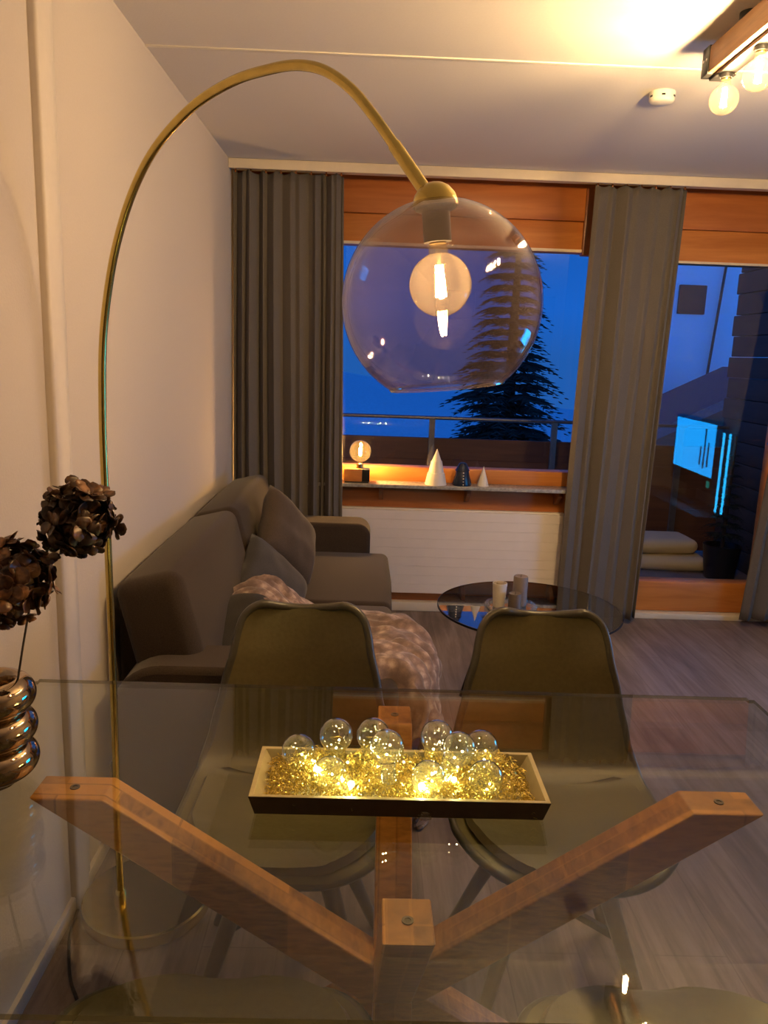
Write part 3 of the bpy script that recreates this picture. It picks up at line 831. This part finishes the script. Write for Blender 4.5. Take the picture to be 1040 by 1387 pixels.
# ------------------------------------------------------------------ sofa
so = thing('sofa', (-.31, 3.1, 0), 'dark grey brown two seat fabric sofa along the left wall', 'sofa')
SY0, SY1 = 2.04, 4.17
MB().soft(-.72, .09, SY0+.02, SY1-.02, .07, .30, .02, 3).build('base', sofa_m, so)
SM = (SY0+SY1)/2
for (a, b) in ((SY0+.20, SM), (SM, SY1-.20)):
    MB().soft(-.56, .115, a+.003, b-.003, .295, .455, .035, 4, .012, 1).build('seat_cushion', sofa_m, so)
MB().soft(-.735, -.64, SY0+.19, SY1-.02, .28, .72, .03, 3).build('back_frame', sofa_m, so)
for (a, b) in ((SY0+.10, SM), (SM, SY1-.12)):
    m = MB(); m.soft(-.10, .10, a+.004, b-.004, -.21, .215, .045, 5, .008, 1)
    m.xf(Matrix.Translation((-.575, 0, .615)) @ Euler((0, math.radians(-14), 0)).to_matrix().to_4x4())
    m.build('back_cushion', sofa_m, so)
for (a, b) in ((SY0, SY0+.20), (SY1-.20, SY1)):
    m = MB()
    poly = [(-.70, .07), (.02, .07)]
    for i in range(9): q = i/8*PI/2; poly.append((.02-.07+.07*math.cos(q), .53+.07*math.sin(q)))
    for i in range(9): q = PI/2+i/8*PI/2; poly.append((-.56+.14*math.cos(q), .46+.14*math.sin(q)))
    m.prism(poly, 'y', a, b); m.build('arm', sofa_m, so, bevel=.018)
for x in (-.66, .02):
    for y in (SY0+.10, SY1-.10): MB().lathe([(0, 0), (.018, 0), (.024, .07), (0, .07)], (x, y, 0), 14).build('foot', black_m, so)

def pillow(loc, rot, w, h, t, mat, lab, seed, spin=0):
    r = random.Random(seed)
    m = MB()
    def side(sg):
        def fn(a, b):
            u, v = -1+2*a, -1+2*b
            e = max(0, (1-u**4))*max(0, (1-v**4)); zz = sg*t/2*(e**.55)
            k = 1-.07*(1-abs(u))*abs(v)**3; k2 = 1-.07*(1-abs(v))*abs(u)**3
            nz = noise.noise(Vector((u*2.2+seed, v*2.2, sg*3)))*.012*e
            return Vector((w/2*u*k2, h/2*v*k, zz+nz*sg))
        return fn
    m.grid(side(1), 20, 20); n = len(m.v); m.grid(side(-1), 20, 20)
    o = m.build('pillow', mat, smooth=70)
    bm = bmesh.new(); bm.from_mesh(o.data); bmesh.ops.remove_doubles(bm, verts=bm.verts[:], dist=.0006); bmesh.ops.recalc_face_normals(bm, faces=bm.faces[:]); bm.to_mesh(o.data); bm.free()
    o.location = loc; o.rotation_euler = (rot.to_matrix() @ Euler((0, 0, math.radians(spin))).to_matrix()).to_euler()
    return tag(o, lab, 'pillow', 'loose pillows on the sofa')
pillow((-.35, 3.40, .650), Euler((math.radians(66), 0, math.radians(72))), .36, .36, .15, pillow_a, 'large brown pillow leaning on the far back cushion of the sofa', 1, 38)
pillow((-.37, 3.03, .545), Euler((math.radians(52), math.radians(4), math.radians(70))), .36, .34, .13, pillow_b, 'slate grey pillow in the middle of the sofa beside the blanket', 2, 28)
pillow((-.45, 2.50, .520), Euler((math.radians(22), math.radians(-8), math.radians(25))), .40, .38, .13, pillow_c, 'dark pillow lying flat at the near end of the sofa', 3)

# blanket: over the seat and down the front of the sofa
bp = smoothpath([(-.50, .55), (-.46, .605), (-.375, .630), (-.28, .575), (-.14, .50), (.02, .488), (.11, .49), (.165, .455), (.185, .37), (.195, .25), (.185, .12), (.20, .035)], 6)
def bfn(a, b):
    i = a*(len(bp)-1); k = min(int(i), len(bp)-2); p = bp[k].lerp(bp[k+1], i-k)
    d = (bp[k+1]-bp[k]).normalized(); nrm = Vector((-d.y, d.x))
    g = max(0, min(1, (a-.50)/.2)); g = g*g*(3-2*g)
    f_ = max(0, min(1, (a-.2)/.25)); f_ = f_*f_*(3-2*f_); w = .11+.215*f_+.02*math.sin(a*9); yc = 2.72-.165*f_+.02*math.sin(a*5)
    v = -1+2*b; y = yc+w*v+.03*noise.noise(Vector((a*6, b*3, 1)))
    q = (.030+.026*g)*noise.noise(Vector((a*7, b*9, 2)))+.026*math.sin(v*9+a*5)*(.2+a)+.014*noise.noise(Vector((a*20, b*22, 5)))
    q = abs(q)+.004
    hump = -.06*v*v*(1-a)**2
    n_ = max(0, min(1, (a-.46)/.06)); e_ = max(0, (.17-b)/.17); dz = n_*e_*.34*(1-.7*g)
    y = max(y, 2.262) if a < .47 else max(y, 2.222-.012*math.sin(a*60))
    ox = g*(.085*b+.034*math.sin(b*15+a*5)*b-.016)
    return Vector((max(p.x+nrm.x*q+ox, .135 if a > .75 else -9), y-.05*g*b, max(.012, p.y+nrm.y*q+hump*.7-dz)))
tag(MB().grid(bfn, 90, 50).build('throw_blanket', blanket_m, thick=.008, smooth=80), 'pinkish brown fleece blanket draped over the sofa seat and front', 'blanket')

# ------------------------------------------------------------------ coffee table
ct = thing('coffee_table', (.71, 3.22, 0), 'round smoked glass coffee table in front of the radiator', 'coffee table')
KX, KY, KR = .71, 3.22, .392
MB().lathe([(0, .412), (KR-.002, .412), (KR, .414), (KR, .4195), (KR-.002, .4215), (0, .4215)], (KX, KY, 0), 80).build('glass_top', glass_smoke, ct)
m = MB(); m.lathe([(KR+.0002, .4125), (KR+.003, .4125), (KR+.003, .421), (KR+.0002, .421)], (KX, KY, 0), 80, closed=True); m.build('rim', black_m, ct)
for k in range(3):
    a = -PI/2+.5+k*2*PI/3; d = Vector((math.cos(a), math.sin(a), 0))
    MB().tube([Vector((KX, KY, 0))+d*.16+Vector((0, 0, .411)), Vector((KX, KY, 0))+d*.27], .010, 10).build('leg', black_m, ct)
m = MB(); m.lathe([(.15, .398), (.165, .398), (.165, .411), (.15, .411)], (KX, KY, 0), 40, closed=True); m.build('leg_ring', black_m, ct)
# plate and candles
px_, py_ = .628, 3.20
pl_ = MB()
pl_.lathe([(0, .4222), (.10, .4222), (.104, .425), (.104, .428), (.0, .427)], (px_, py_, 0), 48)
for k in range(26):
    a = 2*PI*k/26; pl_.ball((px_+.103*math.cos(a), py_+.103*math.sin(a), .4325), .0105, 10)
tag(pl_.build('glass_plate', glass_clear), 'clear beaded glass plate on the round coffee table', 'plate')
def candle(x, y, r_, h_, mat, lab):
    t = thing('pillar_candle', (x, y, .4285), lab, 'candle', None)
    MB().lathe([(0, .4285), (r_*.97, .4285), (r_, .4325), (r_, .4285+h_-.005), (r_*.93, .4285+h_), (r_*.6, .4285+h_-.004), (0, .4285+h_-.006)], (x, y, 0), 32).build('wax', mat, t)
    MB().tube([(x, y, .4285+h_-.007), (x+.001, y, .4285+h_+.008)], .0011, 6).build('wick', black_m, t)
candle(.668, 3.225, .031, .130, candle_g, 'tall grey pillar candle on the coffee table')
candle(.634, 3.155, .027, .074, candle_d, 'short dark brown pillar candle on the coffee table')
cg = thing('candle_glass', (.575, 3.20, .4285), 'cream patterned candle glass on the coffee table', 'candle')
m = MB(); prf = []
for i in range(13): prf.append((.024+.007*i/12+(.0012 if i % 2 else 0), .4285+.105*i/12))
prf = [(0, .4285)]+prf+[(.028, .5335), (.022, .45), (0, .45)]
m.lathe(prf, (.575, 3.20, 0), 24); m.build('cup', ceramic_w, cg)
MB().tube([(.575, 3.20, .45), (.576, 3.20, .535)], [.018, .016], 14).build('wax', tray_in, cg)

# ------------------------------------------------------------------ sill objects
sl = thing('table_lamp', (-.06, 4.325, .765), 'small lamp with a globe bulb on a wooden block on the sill', 'lamp')
m = MB(); m.soft(-.135, -.035, 4.285, 4.36, .772, .842, .004, 2); m.build('wooden_block', pine_m, sl)
m = MB(); m.soft(-.035, .008, 4.285, 4.36, .772, .842, .004, 2); m.build('dark_block', black_m, sl)
m = MB(); m.soft(-.13, .003, 4.289, 4.356, .765, .772, .002, 2); m.build('foot', black_m, sl)
m = MB(); m.lathe([(0, .842), (.019, .842), (.019, .868), (.014, .872), (0, .872)], (-.048, 4.325, 0), 20); m.build('socket', brass_d, sl)
bulb(sl, (-.048, 4.325, .938), .060, (0, 0, 1), .006, glass_amber, filament_s, .04, sr=.0125)
def cone_tree(x, y, rb, h_, tiers, mat, lab, shaft=False):
    pr = [(0, 0), (rb, 0)]
    for i in range(tiers):
        z0 = h_*(1-(1-i/tiers)**1.0); z1 = h_*(i+1)/tiers; ra = rb*(1-i/tiers*.86); rbk = rb*(1-(i+1)/tiers*.86)
        pr += [(ra if i else rb, z0+.001), (rbk+(.0045 if i < tiers-1 else -rb*.12), z1-.002)]
    pr.append((0, h_))
    return tag(MB().lathe(pr, (x, y, .765), 32).build('ceramic_tree', mat), lab, 'ornament', 'ceramic trees on the sill')
cone_tree(.378, 4.325, .061, .200, 3, ceramic_w, 'tall white tiered ceramic tree on the window sill')
cone_tree(.643, 4.325, .034, .112, 1, ceramic_w, 'small plain white ceramic tree at the right on the sill')
nt_ = thing('ceramic_tree', (.525, 4.325, .765), 'dark navy stubby ceramic tree between the two white ones', 'ornament', 'ceramic trees on the sill')
MB().lathe([(0, .765), (.052, .765), (.054, .775), (.040, .825), (.036, .845), (.041, .848), (.020, .888), (.010, .893), (0, .893)], (.525, 4.325, 0), 32).build('body', ceramic_b, nt_)
for k in range(5):
    MB().ball((.527, 4.325-.053+k*.0035, .775+k*.016), .004, 8).build('bead', ceramic_w, nt_)

# ------------------------------------------------------------------ ceiling fixtures
sd = thing('smoke_detector', (.985, 2.955, H), 'white round smoke detector on the ceiling', 'smoke detector')
MB().lathe([(0, H-.0005), (.044, H-.0005), (.044, H-.026), (.040, H-.032), (.034, H-.036), (0, H-.038)], (.985, 2.955, 0), 40).build('body', plastic_w, sd)
m = MB()
for k in range(6):
    a = 2*PI*k/6+.3; d = Vector((math.cos(a), math.sin(a), 0)); p = Vector((.985, 2.955, H-.018))+d*.0435
    m.bar(p-Vector((-d.y, d.x, 0))*.006, p+Vector((-d.y, d.x, 0))*.006, .003, .006)
m.build('vent_slots', black_m, sd, smooth=0)
cl = thing('ceiling_lamp', (.985, 2.1, H), 'wooden beam ceiling lamp with bare globe bulbs', 'ceiling lamp')
BY0, BY1 = 1.66, 2.50
m = MB(); m.soft(.945, 1.025, BY0, BY1, 2.300, 2.372, .004, 2); m.build('beam', lampwood, cl)
for y in (1.85, 2.3): MB().lathe([(0, 2.372), (.03, 2.372), (.03, H-.0005), (0, H-.0005)], (.985, y, 0), 20).build('mount', black_m, cl)
for y in (BY0, BY1):
    s_ = 1 if y > 2 else -1
    m = MB(); m.soft(.942, 1.028, min(y+s_*.002, y-s_*.045), max(y+s_*.002, y-s_*.045), 2.297, 2.375, .002, 2)
    ec = m.build('end_cap', black_m, cl)
    m = MB()
    for dy in (-.012, -.032):
        for x, dx in ((.942, -1), (1.028, 1)): m.ball((x, y+s_*dy, 2.338), .005, 10, (.5, 1, 1))
    m.build('screw', chrome_c, ec)
m = MB(); m.soft(.962, 1.008, BY0+.06, BY1-.012, 2.288, 2.30, .002, 2); m.build('metal_channel', black_m, cl)
for k in range(4):
    y = 2.42-.205*k
    MB().lathe([(0, 2.276), (.018, 2.276), (.018, 2.288), (0, 2.288)], (.985, y, 0), 20).build('socket', black_m, cl)
    bulb(cl, (.985, y, 2.219), .0405, (0, 0, -1), .012, glass_bulb, filament_c, .05)

# ------------------------------------------------------------------ lamp cable
cb = MB(); cb.tube(smoothpath([(-.55, 2.03, .02), (-.64, 2.02, .006), (-.708, 1.97, .006), (-.730, 1.88, .006), (-.727, 1.80, .006), (-.712, 1.72, .006), (-.665, 1.60, .006), (-.615, 1.52, .006), (-.56, 1.42, .006), (-.60, 1.22, .006), (-.70, 1.05, .006)], 8), .0042, 8)
tag(cb.build('lamp_cable', black_m), 'black power cable curling on the floor beside the lamp base', 'cable')

# ------------------------------------------------------------------ television that is mirrored in the balcony door
tv = thing('television', (2.62, 2.65, .45), 'switched on blue television mirrored in the balcony door glass', 'television')
TVM = Matrix.Translation((2.615, 2.66, .80)) @ Euler((0, 0, math.radians(2))).to_matrix().to_4x4()
m = MB(); m.soft(.0, .05, -.46, .46, -.29, .26, .008, 2); m.xf(TVM); m.build('housing', black_m, tv)
m = MB(); m.box(-.0022, -.0008, -.42, .42, -.17, .235); m.xf(TVM); m.build('screen', screen_m, tv, smooth=0)
m = MB()
for (y, a, b) in ((.31, -.10, .09), (.235, -.12, .19), (.16, -.10, .05)): m.box(-.0032, -.0026, y-.016, y+.016, a, b)
m.xf(TVM); m.build('screen_bars', screen_bar, tv, smooth=0)
m = MB(); m.box(-.0022, -.0008, .34, .40, -.25, -.20); m.xf(TVM); m.build('screen_button', emit('screen_green', (.02, .5, .4), 1.4), tv, smooth=0)
m = MB(); m.soft(.0, .04, -.06, .06, -.40, -.28, .004, 2); m.soft(-.08, .07, -.22, .22, -.415, -.395, .004, 2); m.xf(TVM); m.build('stand', black_m, tv)
sb = thing('media_bench', (2.5, 2.6, 0), 'low dark bench under the television', 'bench')
MB().soft(2.40, 2.71, 1.9, 3.35, .04, .384, .006, 2).build('body', chairleg_m, sb)
MB().box(2.43, 2.70, 1.95, 3.30, 0, .04).build('plinth', black_m, sb, smooth=0)
lt = thing('added_light_bar', (2.60, 3.26, .384), 'pair of slim upright blue light tubes added beside the television for mirrored strips', 'lamp')  # unseen tubes, added to give two blue strips in the door glass
MB().soft(2.56, 2.64, 3.185, 3.345, .385, .40, .004, 2).build('foot', black_m, lt)
for y in (3.215, 3.315): MB().tube([(2.60, y, .40), (2.60, y, .99)], .008, 10).build('tube', tube_m, lt)
